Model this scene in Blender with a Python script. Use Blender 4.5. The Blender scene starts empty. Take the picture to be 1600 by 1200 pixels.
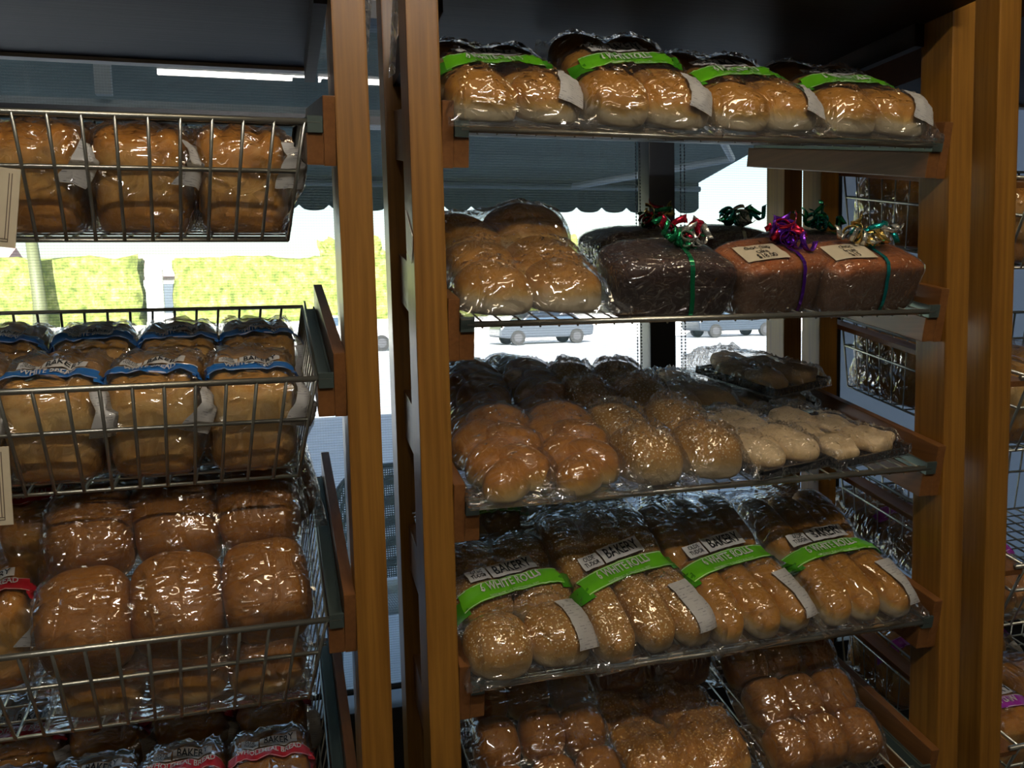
import bpy, bmesh, math, random
import numpy as np
from math import sin, cos, pi, radians, atan
from mathutils import Vector, Matrix, Euler
from mathutils import noise as mnoise
from mathutils.bvhtree import BVHTree

S = bpy.context.scene
C = S.collection

# ------------------------------------------------------------------ camera, world, sun, room lights, exposure
F_PX, YAW, PITCH, ROLL = 1309.2, 0.2683, 0.0886, -0.0241
fw = Vector((sin(YAW)*cos(PITCH), cos(YAW)*cos(PITCH), -sin(PITCH)))
rt = Vector((cos(YAW), -sin(YAW), 0)); up = rt.cross(fw)
r2 = cos(ROLL)*rt + sin(ROLL)*up; u2 = -sin(ROLL)*rt + cos(ROLL)*up
cd = bpy.data.cameras.new('camera'); cam = bpy.data.objects.new('camera', cd); C.objects.link(cam)
cd.sensor_width = 36; cd.lens = F_PX/1600*36; cd.clip_start = .02; cd.clip_end = 400
M = Matrix((r2, u2, -fw)).transposed().to_4x4(); M.translation = Vector((-0.2199, -1.1173, 1.5))
cam.matrix_world = M
S.camera = cam

world = bpy.data.worlds.new('world'); S.world = world; world.use_nodes = True
wn = world.node_tree; wn.nodes.clear()
sky = wn.nodes.new('ShaderNodeTexSky'); sky.sky_type = 'NISHITA'; sky.sun_disc = False
sky.sun_elevation = radians(32); sky.sun_rotation = radians(200); sky.air_density = 1.3; sky.dust_density = 1.5
bg = wn.nodes.new('ShaderNodeBackground'); bg.inputs['Strength'].default_value = 0.36
wo = wn.nodes.new('ShaderNodeOutputWorld')
wn.links.new(sky.outputs[0], bg.inputs[0]); wn.links.new(bg.outputs[0], wo.inputs[0])

sl = bpy.data.lights.new('sun', 'SUN'); sl.energy = 34.0; sl.angle = radians(.6); sl.color = (1, .96, .88)
so = bpy.data.objects.new('sun', sl); C.objects.link(so)
so.rotation_euler = Vector((-0.22, -0.9, 0.40)).to_track_quat('Z', 'Y').to_euler()

S.view_settings.view_transform = 'Standard'; S.view_settings.look = 'None'
S.view_settings.gamma = 1; S.view_settings.use_curve_mapping = False
S.view_settings.exposure = 0.0
S.cycles.transparent_max_bounces = 32
S.cycles.max_bounces = 8
S.cycles.sample_clamp_indirect = 6
S.cycles.caustics_reflective = False; S.cycles.caustics_refractive = False
TUBE = 13.0

# ------------------------------------------------------------------ materials
def nt(name):
    m = bpy.data.materials.new(name); m.use_nodes = True
    t = m.node_tree; p = t.nodes['Principled BSDF']
    return m, t, p
def node(t, kind, **kw):
    n = t.nodes.new(kind)
    for k, v in kw.items():
        if k in n.inputs.keys(): n.inputs[k].default_value = v
        else: setattr(n, k, v)
    return n
def ramp(t, fac, stops):
    r = t.nodes.new('ShaderNodeValToRGB'); t.links.new(fac, r.inputs[0])
    e = r.color_ramp.elements
    while len(e) < len(stops): e.new(.5)
    for i, (p, c) in enumerate(stops): e[i].position = p; e[i].color = (*c, 1)
    return r.outputs[0]
def mapping(t, scale=(1,1,1), coord='Object', rot=(0,0,0)):
    tc = t.nodes.new('ShaderNodeTexCoord'); mp = t.nodes.new('ShaderNodeMapping')
    mp.inputs['Scale'].default_value = scale; mp.inputs['Rotation'].default_value = rot
    t.links.new(tc.outputs[coord], mp.inputs[0]); return mp.outputs[0]
def bump(t, p, h, dist, strength=1):
    b = t.nodes.new('ShaderNodeBump'); b.inputs['Distance'].default_value = dist; b.inputs['Strength'].default_value = strength
    t.links.new(h, b.inputs['Height']); t.links.new(b.outputs[0], p.inputs['Normal']); return b
def mixc(t, fac, a, b, mode='MIX'):
    m = t.nodes.new('ShaderNodeMix'); m.data_type = 'RGBA'; m.blend_type = mode
    for s, v in ((m.inputs[0], fac), (m.inputs[6], a), (m.inputs[7], b)):
        if isinstance(v, (int, float)): s.default_value = v
        elif isinstance(v, tuple): s.default_value = (*v, 1)
        else: t.links.new(v, s)
    return m.outputs[2]
def plain(name, col, rough=.6, metal=0, emit=None, es=1):
    m, t, p = nt(name); p.inputs['Base Color'].default_value = (*col, 1)
    p.inputs['Roughness'].default_value = rough; p.inputs['Metallic'].default_value = metal
    if emit: p.inputs['Emission Color'].default_value = (*emit, 1); p.inputs['Emission Strength'].default_value = es
    n = node(t, 'ShaderNodeTexNoise', Scale=40.0); t.links.new(mapping(t), n.inputs['Vector'])
    c = mixc(t, n.outputs['Fac'], tuple(x*.88 for x in col), tuple(min(1, x*1.1) for x in col))
    t.links.new(c, p.inputs['Base Color'])
    return m
def wood(name, dark, light, axis, rough=.33):
    m, t, p = nt(name); p.inputs['Roughness'].default_value = rough
    sc = [38, 38, 38]; sc[axis] = 1.6
    v = mapping(t, tuple(sc))
    n1 = node(t, 'ShaderNodeTexNoise', Scale=1.0, Detail=6.0, Roughness=.65, Distortion=.6); t.links.new(v, n1.inputs['Vector'])
    sc2 = [160, 160, 160]; sc2[axis] = 5
    n2 = node(t, 'ShaderNodeTexNoise', Scale=1.0, Detail=3.0); t.links.new(mapping(t, tuple(sc2)), n2.inputs['Vector'])
    c = ramp(t, n1.outputs['Fac'], [(.3, dark), (.5, tuple((a+b)/2 for a, b in zip(dark, light))), (.72, light)])
    c2 = mixc(t, .35, c, ramp(t, n2.outputs['Fac'], [(.35, dark), (.65, light)]))
    t.links.new(c2, p.inputs['Base Color'])
    bump(t, p, n2.outputs['Fac'], .0006, .35)
    p.inputs['Coat Weight'].default_value = .12; p.inputs['Coat Roughness'].default_value = .22; p.inputs['Specular IOR Level'].default_value = .3
    return m
WD, WL = (.14, .056, .008), (.30, .140, .022)
wood_z = wood('varnished_wood_upright', WD, WL, 2)
wood_y = wood('varnished_wood_rail', (.12, .045, .012), (.21, .088, .026), 1)
wood_x = wood('varnished_dark_panel', (.008, .004, .003), (.018, .008, .005), 0, .42)
wood_x.node_tree.nodes['Principled BSDF'].inputs['Specular IOR Level'].default_value = .08
wood_x.node_tree.nodes['Principled BSDF'].inputs['Coat Weight'].default_value = .0
metal = plain('galvanised_wire', (.42, .42, .36), .32, .9)
runner_m = plain('green_grey_runner', (.13, .17, .15), .38, .7)
alu = plain('dark_window_frame', (.018, .024, .035), .35, .3)

def bread_mat(name, top, mid, low, lo=.18, hi=.62, speck=None, patch=.35, rough=.5):
    """crust: brown baked top, paler torn sides, blotchy baking, optional seeds"""
    m, t, p = nt(name); p.inputs['Roughness'].default_value = rough
    tc = t.nodes.new('ShaderNodeTexCoord'); sx = t.nodes.new('ShaderNodeSeparateXYZ'); t.links.new(tc.outputs['Generated'], sx.inputs[0])
    oi = t.nodes.new('ShaderNodeObjectInfo')
    n = node(t, 'ShaderNodeTexNoise', Scale=22.0, Detail=5.0, Roughness=.6)
    ad = t.nodes.new('ShaderNodeVectorMath'); ad.operation = 'ADD'; t.links.new(tc.outputs['Object'], ad.inputs[0]); t.links.new(oi.outputs['Random'], ad.inputs[1])
    t.links.new(ad.outputs[0], n.inputs['Vector'])
    a = t.nodes.new('ShaderNodeMath'); a.operation = 'MULTIPLY_ADD'; t.links.new(n.outputs['Fac'], a.inputs[0]); a.inputs[1].default_value = patch; a.inputs[2].default_value = -patch/2
    b = t.nodes.new('ShaderNodeMath'); b.operation = 'ADD'; t.links.new(sx.outputs['Z'], b.inputs[0]); t.links.new(a.outputs[0], b.inputs[1])
    col = ramp(t, b.outputs[0], [(lo, low), ((lo+hi)/2, mid), (hi, top), (min(1, hi+.3), tuple(x*.8 for x in top))])
    n3 = node(t, 'ShaderNodeTexNoise', Scale=160.0, Detail=4.0); t.links.new(tc.outputs['Object'], n3.inputs['Vector'])
    col = mixc(t, .3, col, mixc(t, n3.outputs['Fac'], (.35, .2, .1), (1, .95, .85)), 'MULTIPLY')
    h = n3.outputs['Fac']
    if speck:
        v = node(t, 'ShaderNodeTexVoronoi', Scale=230.0); t.links.new(tc.outputs['Object'], v.inputs['Vector'])
        k = ramp(t, v.outputs['Distance'], [(.22, (1, 1, 1)), (.36, (0, 0, 0))])
        zz = ramp(t, sx.outputs['Z'], [(.4, (0, 0, 0)), (.6, (1, 1, 1))])
        k2 = mixc(t, 1.0, k, zz, 'MULTIPLY')
        col = mixc(t, k2, col, speck); h = k
    t.links.new(col, p.inputs['Base Color'])
    bump(t, p, h, .0012 if speck else .0008, .5)
    p.inputs['Specular IOR Level'].default_value = .22
    return m
GOLD = bread_mat('golden_roll_crust', (.56, .26, .035), (.70, .44, .12), (.78, .67, .42), .30, .60)
BROWN = bread_mat('brown_roll_crust', (.46, .19, .028), (.58, .29, .055), (.68, .48, .18), .12, .5)
SESAME = bread_mat('sesame_roll_crust', (.55, .28, .055), (.66, .42, .13), (.74, .60, .34), .22, .6, speck=(.82, .66, .36))
LOAFM = bread_mat('white_loaf_crust', (.60, .25, .03), (.72, .42, .11), (.62, .28, .05), .2, .85, patch=.9)
PALEL = bread_mat('pale_loaf_crust', (.64, .33, .07), (.78, .54, .20), (.68, .36, .09), .2, .9, patch=.9)
PLAIT = bread_mat('egg_plait_crust', (.55, .22, .025), (.66, .34, .05), (.76, .58, .24), .08, .42, rough=.35)
CHEESE = bread_mat('cheese_roll_crust', (.58, .25, .035), (.74, .42, .09), (.70, .46, .16), .2, .6, speck=(.75, .42, .10))
DARKC = bread_mat('dark_fruit_cake', (.055, .022, .012), (.04, .022, .014), (.05, .026, .016), .2, .7)
CAKE = bread_mat('brown_fruit_cake', (.42, .13, .03), (.22, .11, .055), (.20, .11, .06), .62, .85, patch=.2)
COOKIE = bread_mat('pale_pastry', (.80, .62, .36), (.76, .55, .26), (.50, .28, .08), .0, .55)
HANDF = bread_mat('dark_rye_crust', (.20, .07, .03), (.26, .10, .04), (.34, .18, .08), .05, .5)

def plastic(name, haze=.02, base=.13, tint=(.985, .975, .965), bscale=23, bdist=.0075, rough=.045):
    m, t, p = nt(name); t.nodes.remove(p); out = t.nodes['Material Output']
    tr = t.nodes.new('ShaderNodeBsdfTransparent'); tr.inputs[0].default_value = (*tint, 1)
    gl = t.nodes.new('ShaderNodeBsdfGlossy'); gl.inputs['Roughness'].default_value = rough; gl.inputs['Color'].default_value = (1, 1, 1, 1)
    di = t.nodes.new('ShaderNodeBsdfDiffuse'); di.inputs[0].default_value = (.75, .77, .8, 1)
    v = mapping(t, (bscale, bscale*.35, bscale*.8), rot=(0, .2, .5))
    n = node(t, 'ShaderNodeTexNoise', Scale=1.0, Detail=.8, Roughness=.5, Distortion=.8); t.links.new(v, n.inputs['Vector'])
    v2 = mapping(t, (bscale*.6, bscale*1.9, bscale), rot=(.3, .1, -.7))
    n2 = node(t, 'ShaderNodeTexNoise', Scale=1.0, Detail=1.0, Distortion=.6); t.links.new(v2, n2.inputs['Vector'])
    rid = []
    for q in (n, n2):
        s = t.nodes.new('ShaderNodeMath'); s.operation = 'SUBTRACT'; t.links.new(q.outputs['Fac'], s.inputs[0]); s.inputs[1].default_value = .5
        a = t.nodes.new('ShaderNodeMath'); a.operation = 'ABSOLUTE'; t.links.new(s.outputs[0], a.inputs[0])
        rid.append(a.outputs[0])
    ad = t.nodes.new('ShaderNodeMath'); ad.operation = 'MINIMUM'; t.links.new(rid[0], ad.inputs[0]); t.links.new(rid[1], ad.inputs[1])
    b = t.nodes.new('ShaderNodeBump'); sm = t.nodes.new('ShaderNodeMath'); sm.operation = 'MULTIPLY_ADD'; t.links.new(ad.outputs[0], sm.inputs[0]); sm.inputs[1].default_value = 1.6; t.links.new(n.outputs['Fac'], sm.inputs[2])
    b.inputs['Distance'].default_value = bdist*2.4; b.inputs['Strength'].default_value = 1.0; t.links.new(sm.outputs[0], b.inputs['Height'])
    t.links.new(b.outputs[0], gl.inputs['Normal'])
    lw = t.nodes.new('ShaderNodeLayerWeight'); lw.inputs[0].default_value = .25; t.links.new(b.outputs[0], lw.inputs['Normal'])
    mr = t.nodes.new('ShaderNodeMapRange'); t.links.new(lw.outputs['Fresnel'], mr.inputs[0])
    mr.inputs[3].default_value = base; mr.inputs[4].default_value = .65
    m1 = t.nodes.new('ShaderNodeMixShader'); m1.inputs[0].default_value = haze; t.links.new(tr.outputs[0], m1.inputs[1]); t.links.new(di.outputs[0], m1.inputs[2])
    m2 = t.nodes.new('ShaderNodeMixShader'); t.links.new(mr.outputs[0], m2.inputs[0]); t.links.new(m1.outputs[0], m2.inputs[1]); t.links.new(gl.outputs[0], m2.inputs[2])
    t.links.new(m2.outputs[0], out.inputs[0])
    return m
BAG = plastic('clear_bag_film')
FROST = plastic('hazy_bag_film', haze=.03, base=.11, tint=(.9, .9, .92))
WRAP = plastic('tight_cling_wrap', haze=.02, base=.10, bscale=60, bdist=.004)

GREEN = plain('banner_green_print', (.13, .46, .012), .35)
DGREEN = plain('banner_dark_green_print', (.05, .25, .01), .35)
BLUE = plain('banner_blue_print', (.02, .14, .42), .35)
RED = plain('banner_red_print', (.50, .02, .03), .35)
PURPLE = plain('banner_purple_print', (.35, .03, .36), .35)
WHITE = plain('white_print', (.62, .60, .55), .45)
PALE = plain('pale_print', (.55, .70, .40), .45)
BLACK = plain('black_print', (.012, .012, .012), .5)
CARD = plain('cream_card', (.55, .47, .32), .7)
def print_mat():
    m, t, p = nt('small_print_label'); p.inputs['Roughness'].default_value = .45
    br = node(t, 'ShaderNodeTexBrick', Scale=1.0); t.links.new(mapping(t, (1, 1, 1), 'UV'), br.inputs['Vector'])
    br.inputs['Color1'].default_value = (.10, .10, .11, 1); br.inputs['Color2'].default_value = (.5, .48, .45, 1); br.inputs['Mortar'].default_value = (.40, .39, .36, 1)
    br.inputs['Mortar Size'].default_value = .022; br.inputs['Brick Width'].default_value = .17; br.inputs['Row Height'].default_value = .055
    n = node(t, 'ShaderNodeTexNoise', Scale=7.0); t.links.new(mapping(t, (1, 1, 1), 'UV'), n.inputs['Vector'])
    k = ramp(t, n.outputs['Fac'], [(.42, (0, 0, 0)), (.5, (1, 1, 1))])
    t.links.new(mixc(t, k, (.40, .39, .36), br.outputs[0]), p.inputs['Base Color']); return m
PRINT = print_mat()

# ------------------------------------------------------------------ object helpers
def link(name, me, m, parent=None):
    o = bpy.data.objects.new(name, me); C.objects.link(o)
    if m and not me.materials: me.materials.append(m)
    if parent: o.parent = parent
    return o
def tag(o, label=None, cat=None, group=None, kind=None):
    if label: o['label'] = label
    if cat: o['category'] = cat
    if group: o['group'] = group
    if kind: o['kind'] = kind
    return o
def empty(name, loc=(0, 0, 0), label=None, cat=None, group=None):
    o = bpy.data.objects.new(name, None); C.objects.link(o); o.location = loc; o.empty_display_size = .05
    return tag(o, label, cat, group)
def copy_tree(o, parent=None):
    c = o.copy(); C.objects.link(c)
    if parent: c.parent = parent
    for ch in [x for x in bpy.data.objects if x.parent == o]: copy_tree(ch, c)
    return c
class MB:
    def __init__(s): s.bm = bmesh.new()
    def box(s, a, b, bevel=0):
        r = bmesh.ops.create_cube(s.bm, size=1); vs = r['verts']
        for v in vs:
            for i in range(3): v.co[i] = a[i] + (v.co[i]+.5)*(b[i]-a[i])
        if bevel: bmesh.ops.bevel(s.bm, geom=list({e for v in vs for e in v.link_edges}), offset=bevel, segments=2, affect='EDGES', profile=.7)
        return s
    def tilted(s, x0, x1, v0, v1, w0, w1, z0, a, bevel=0):
        n0 = len(s.bm.verts); s.bm.verts.ensure_lookup_table()
        s.box((x0, v0, w0), (x1, v1, w1), bevel); s.bm.verts.ensure_lookup_table()
        for v in s.bm.verts[n0:]:
            y, w = v.co.y, v.co.z; v.co.y = y*cos(a)-w*sin(a); v.co.z = z0+y*sin(a)+w*cos(a)
        return s
    def tube(s, pts, r, seg=6, cap=True):
        pts = [Vector(p) for p in pts]; rings = []
        rr = r if isinstance(r, (list, tuple)) else [r]*len(pts)
        for i, p in enumerate(pts):
            d = (pts[min(i+1, len(pts)-1)]-pts[max(i-1, 0)]).normalized()
            a = d.orthogonal().normalized() if i == 0 else (pa - d*pa.dot(d)).normalized()
            pa = a; b = d.cross(a)
            rings.append([s.bm.verts.new(p+rr[i]*(cos(2*pi*k/seg)*a+sin(2*pi*k/seg)*b)) for k in range(seg)])
        for A, B in zip(rings, rings[1:]):
            for k in range(seg): s.bm.faces.new((A[k], A[(k+1) % seg], B[(k+1) % seg], B[k]))
        if cap: s.bm.faces.new(rings[0][::-1]); s.bm.faces.new(rings[-1])
        return s
    def poly(s, pts, th=(0, 0, .001)):
        a = [s.bm.verts.new(p) for p in pts]; b = [s.bm.verts.new(Vector(p)+Vector(th)) for p in pts]
        s.bm.faces.new(a); s.bm.faces.new(b[::-1])
        for i in range(len(a)): s.bm.faces.new((a[i], b[i], b[(i+1) % len(a)], a[(i+1) % len(a)]))
        return s
    def ball(s, c, r, seg=8):
        m = Matrix.Translation(c) @ Matrix.Diagonal((*(r if isinstance(r, tuple) else (r, r, r)), 1))
        bmesh.ops.create_uvsphere(s.bm, u_segments=seg, v_segments=max(4, seg*2//3), radius=1, matrix=m); return s
    def mesh(s, name, smooth=False):
        bmesh.ops.recalc_face_normals(s.bm, faces=s.bm.faces)
        me = bpy.data.meshes.new(name); s.bm.to_mesh(me); s.bm.free()
        if smooth:
            for p in me.polygons: p.use_smooth = True
        return me
    def build(s, name, m, parent=None, smooth=False): return link(name, s.mesh(name, smooth), m, parent)
def mesh_from(name, V, F, smooth=True):
    me = bpy.data.meshes.new(name); me.from_pydata([tuple(v) for v in V], [], F); me.update()
    if smooth:
        for p in me.polygons: p.use_smooth = True
    return me

TA = atan(.2)                        # every shelf tips forward by this angle
def on_shelf(o, x, v, z0, w=.003, yaw=0, pitch=0, roll=0):
    """stand an object on the sloping shelf whose front rail is at height z0"""
    o.matrix_world = Matrix.Translation((x, v*cos(TA)-w*sin(TA), z0+v*sin(TA)+w*cos(TA))) @ Matrix.Rotation(TA+pitch, 4, 'X') @ Matrix.Rotation(yaw, 4, 'Z') @ Matrix.Rotation(roll, 4, 'Y')
    return o

# ------------------------------------------------------------------ the room shell
def struct(name, mb, m): return tag(mb.build(name, m), kind='structure')
wallm = plain('painted_shop_wall', (.30, .28, .25), .8)
floorm = plain('dark_floor_vinyl', (.06, .055, .05), .5)
ceilm = plain('ceiling_board', (.42, .40, .37), .9)
fascia = plain('pale_blue_fascia', (.5, .56, .62), .6)
YW = .90
struct('floor', MB().box((-3.2, -4.2, -.1), (4.2, 1.0, 0)), floorm)
struct('ceiling', MB().box((-3.2, -4.2, 2.81), (4.2, 1.05, 4.6)), ceilm)
struct('wall_back', MB().box((-3.2, -4.2, 0), (4.2, -4.1, 2.81)), wallm)
struct('wall_left', MB().box((-3.2, -4.1, 0), (-3.1, 1.0, 2.81)), wallm)
struct('wall_right', MB().box((4.1, -4.1, 0), (4.2, 1.0, 2.81)), wallm)
struct('wall_front', MB().box((-3.1, YW, 0), (4.1, 1.0, .50)), plain('dark_sill_wall', (.02, .02, .022), .6))
struct('trim_1', MB().box((-3.1, YW-.02, .50), (4.1, 1.0, .53), .003), alu)
struct('wall_above_window', MB().box((-3.1, YW, 2.22), (4.1, 1.0, 2.81)), wallm)['kind'] = 'structure'
# window frames: transom, head and the mullions between the panes
mul = [-2.2, -1.25, .713, 1.22, 2.6]
wf = MB().box((-3.1, YW+.02, 1.943), (.713, YW+.08, 1.962))
wf.box((-3.1, YW, 2.18), (4.1, 1.0, 2.22))
struct('trim_2', wf, alu)
for i, x in enumerate(mul):
    struct('trim_%d' % (i+3), MB().box((x, YW, .53), (x+.073, YW+.07, 2.18), .003), alu)
def glass_mat():
    m, t, p = nt('window_glass'); t.nodes.remove(p); out = t.nodes['Material Output']
    tr = t.nodes.new('ShaderNodeBsdfTransparent'); tr.inputs[0].default_value = (.86, .9, .93, 1)
    gl = t.nodes.new('ShaderNodeBsdfGlossy'); gl.inputs['Roughness'].default_value = .0
    fr = t.nodes.new('ShaderNodeFresnel'); fr.inputs[0].default_value = 1.5
    mt = t.nodes.new('ShaderNodeMath'); mt.operation = 'MULTIPLY'; mt.inputs[1].default_value = 1.7; t.links.new(fr.outputs[0], mt.inputs[0])
    mx = t.nodes.new('ShaderNodeMixShader'); t.links.new(mt.outputs[0], mx.inputs[0]); t.links.new(tr.outputs[0], mx.inputs[1]); t.links.new(gl.outputs[0], mx.inputs[2])
    t.links.new(mx.outputs[0], out.inputs[0]); return m
GLASS = glass_mat()
edges = [-3.1] + mul + [4.1]
for i in range(len(edges)-1):
    x0 = edges[i] + (.073 if i else 0); x1 = edges[i+1]
    me = mesh_from('pane', [(x0, .975, .53), (x1, .975, .53), (x1, .975, 2.18), (x0, .975, 2.18)], [(0, 1, 2, 3)], False)
    tag(link('window_%d' % (i+1), me, GLASS), kind='structure')
def blind_mat(name, col, alpha, transl):
    m, t, p = nt(name); t.nodes.remove(p); out = t.nodes['Material Output']
    tr = t.nodes.new('ShaderNodeBsdfTransparent')
    di = t.nodes.new('ShaderNodeBsdfDiffuse'); di.inputs[0].default_value = (*col, 1)
    tl = t.nodes.new('ShaderNodeBsdfTranslucent'); tl.inputs[0].default_value = (*col, 1)
    m1 = t.nodes.new('ShaderNodeMixShader'); m1.inputs[0].default_value = transl; t.links.new(di.outputs[0], m1.inputs[1]); t.links.new(tl.outputs[0], m1.inputs[2])
    w = node(t, 'ShaderNodeTexWave', Scale=1.0, Distortion=.0); w.bands_direction = 'Z'; t.links.new(mapping(t, (50, 50, 50)), w.inputs['Vector'])
    w2 = node(t, 'ShaderNodeTexWave', Scale=1.0); w2.bands_direction = 'X'; t.links.new(mapping(t, (50, 50, 50)), w2.inputs['Vector'])
    a = t.nodes.new('ShaderNodeMath'); a.operation = 'MULTIPLY_ADD'; t.links.new(w.outputs['Fac'], a.inputs[0]); a.inputs[1].default_value = .22; a.inputs[2].default_value = alpha-.13
    a2 = t.nodes.new('ShaderNodeMath'); a2.operation = 'MULTIPLY_ADD'; t.links.new(w2.outputs['Fac'], a2.inputs[0]); a2.inputs[1].default_value = .05; t.links.new(a.outputs[0], a2.inputs[2])
    m2 = t.nodes.new('ShaderNodeMixShader'); t.links.new(a2.outputs[0], m2.inputs[0]); t.links.new(tr.outputs[0], m2.inputs[1]); t.links.new(m1.outputs[0], m2.inputs[2])
    t.links.new(m2.outputs[0], out.inputs[0]); return m
BLIND = blind_mat('screen_mesh_fabric', (.20, .27, .29), .34, .5)
BLIND2 = blind_mat('closed_grey_blue_fabric', (.17, .19, .235), 1.12, .8)
def blind(x0, x1, z0, mat, label, y=.945):
    b = empty('roller_blind', (x0, y, z0), label, 'blind')
    link('fabric', mesh_from('blind_fabric', [(0, 0, 0), (x1-x0, 0, 0), (x1-x0, 0, 2.19-z0), (0, 0, 2.19-z0)], [(0, 1, 2, 3)], False), mat, b)
    MB().tube([(0, 0, 0), (x1-x0, 0, 0)], .008, 8).build('bottom_bar', alu, b)
    return b
blind(-1.17, .70, .555, BLIND, 'see-through mesh roller blind behind the two baskets and the left shelves')
blind(.80, 1.21, .555, BLIND, 'narrow see-through mesh blind right of the dark mullion')
blind(1.31, 2.59, .555, BLIND2, 'closed blue-grey blind seen behind the rack on the far right')
blind(-2.1, -1.27, .555, BLIND, 'mesh blind at the far left window')
def chain(x, y, label):
    mb = MB()
    for dx in (0, .011):
        z = .9
        while z < 2.15: mb.ball((x+dx, y, z), .0024, 6); z += .0085
        mb.tube([(x+dx, y, .9), (x+dx, y, 2.16)], .0006, 4)
    o = mb.build('blind_chain', alu, None, True); return tag(o, label, 'blind chain')
chain(.80, .895, 'black ball chain loop hanging right of the dark mullion')
chain(.690, .93, 'short ball chain hanging left of the dark mullion')

# ------------------------------------------------------------------ ceiling lamps (they light the shop; one is mirrored in the glass)
tube_m = plain('lit_tube', (1, 1, 1), .5, 0, (1.0, .78, .50), TUBE)
tube_c = plain('lit_tube_cool', (1, 1, 1), .5, 0, (1.0, .93, .85), 125)
tube_w = plain('lit_tube_weak', (1, 1, 1), .5, 0, (1.0, .85, .65), 6)
hous = plain('white_lamp_housing', (.7, .7, .7), .4)
def lamp(x, y, L, label, tm, tr_=.014):
    r = empty('ceiling_lamp', (x, y, 2.81), label, 'ceiling lamp')
    MB().box((-L/2-.03, -.05, -.035), (L/2+.03, .05, 0), .006).build('housing', hous, r)
    if tr_ > .02: MB().box((-L/2, -tr_, -.062), (L/2, tr_, -.036), .006).build('diffuser', tm, r)
    else: MB().tube([(-L/2, 0, -.055), (L/2, 0, -.055)], tr_, 10).build('tube', tm, r, True)
    m = MB()
    for s in (-1, 1): m.box((s*L/2-.008, -.015, -.07), (s*L/2+.008, .015, -.03))
    m.build('tube_holder', hous, r)
lamp(-.02, -1.66, 1.5, 'long strip lamp on the ceiling whose reflection shows as a white line', tube_c, .015)
lamp(.35, -.74, 1.5, 'strip lamp on the ceiling just in front of the racks', tube_m, .042)
lamp(-.4, -2.9, 1.5, 'strip lamp on the ceiling toward the back of the shop', tube_w)
lamp(1.6, -2.2, 1.2, 'strip lamp on the ceiling over the right-hand rack aisle', tube_w)

# ------------------------------------------------------------------ outside
gm, t, p = nt('asphalt'); p.inputs['Roughness'].default_value = .9
n = node(t, 'ShaderNodeTexNoise', Scale=3.0, Detail=6.0); t.links.new(mapping(t), n.inputs['Vector'])
t.links.new(ramp(t, n.outputs['Fac'], [(.3, (.34, .36, .38)), (.7, (.44, .45, .46))]), p.inputs['Base Color'])
struct('ground', MB().box((-60, 1.0, -.12), (80, 90, -.02)), gm)
struct('kerb', MB().box((-60, 38, -.02), (80, 38.4, 1.2)), plain('white_kerb_wall', (.7, .7, .68), .8))
hm, t, p = nt('sunlit_hedge_leaves'); p.inputs['Roughness'].default_value = .7
n = node(t, 'ShaderNodeTexNoise', Scale=2.6, Detail=8.0, Roughness=.75); t.links.new(mapping(t), n.inputs['Vector'])
t.links.new(ramp(t, n.outputs['Fac'], [(.33, (.08, .13, .02)), (.5, (.30, .36, .07)), (.64, (.60, .60, .22))]), p.inputs['Base Color'])
bump(t, p, n.outputs['Fac'], .3, 1)
def lumpy_box(name, a, b, res, amp, m, seed, label, cat, group=None):
    bm = bmesh.new(); bmesh.ops.create_cube(bm, size=1)
    bmesh.ops.subdivide_edges(bm, edges=bm.edges, cuts=res, use_grid_fill=True)
    for v in bm.verts:
        c = Vector([(v.co[i]+.5)*(b[i]-a[i]) for i in range(3)])
        c += mnoise.noise_vector(c*1.1+Vector((seed, 0, 0)))*amp + mnoise.noise_vector(c*3+Vector((seed, 5, 0)))*amp*.4
        v.co = c
    me = bpy.data.meshes.new(name); bm.to_mesh(me); bm.free()
    for p_ in me.polygons: p_.use_smooth = True
    o = link(name, me, m); o.location = a; return tag(o, label, cat, group)
lumpy_box('hedge', (-32, 39, 0), (-6.1, 41, 4.15), 26, .25, hm, 1, 'sunlit yellow-green hedge at the far left across the road', 'hedge')
lumpy_box('hedge', (-4.7, 39, 0), (9.6, 41, 4.15), 26, .25, hm, 7, 'sunlit yellow-green hedge between the white post and the posts', 'hedge')
MB().box((-5.75, 38.45, -.02), (-5.05, 38.75, 3.6), .03).build('gate_post', plain('white_post', (.7, .7, .7)))
tag(bpy.data.objects['gate_post'], 'white gate post standing between the two hedges', 'gate post')
MB().tube([(0, 0, 0), (.1, 0, 2.2), (-.1, .1, 5.2)], [.35, .28, .22], 10).build('trunk', plain('dark_bark', (.10, .11, .05)), empty('street_tree', (-9.9, 38.0, -.02), 'dark tree trunk in front of the far left hedge', 'tree'), True)  # trunk has a dark olive bark colour all over
hw = plain('white_house_wall', (.72, .70, .68), .8); rf = plain('brown_red_roof', (.45, .30, .27), .8); gw = plain('house_window', (.06, .08, .1), .3)
def house(x, y, w, h, label):
    r = empty('house', (x, y, 0), label, 'house', 'pale houses behind the hedge')
    MB().box((0, 0, -.02), (w, 6, h)).build('wall', hw, r)
    mb = MB(); mb.poly([(-.5, -.5, h), (-.5, 6.5, h), (-.5, 3, h+1.5)], (w+1, 0, 0)).build('roof', rf, r)
    for k in range(int(w//3)):
        f = MB().box((1+k*3, -.06, 1.8), (2.2+k*3, -.01, h-.4)).build('window', gw, r)
house(-24, 50, 9, 4.2, 'pale house with a brown roof behind the far left hedge')
house(-11, 52, 12, 3.9, 'long pale house behind the middle of the hedge')
house(6, 56, 10, 4.0, 'pale house seen between the awning scallops and the fruit cakes')
tm_ = plain('tree_leaves', (.16, .26, .06), .8)
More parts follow.
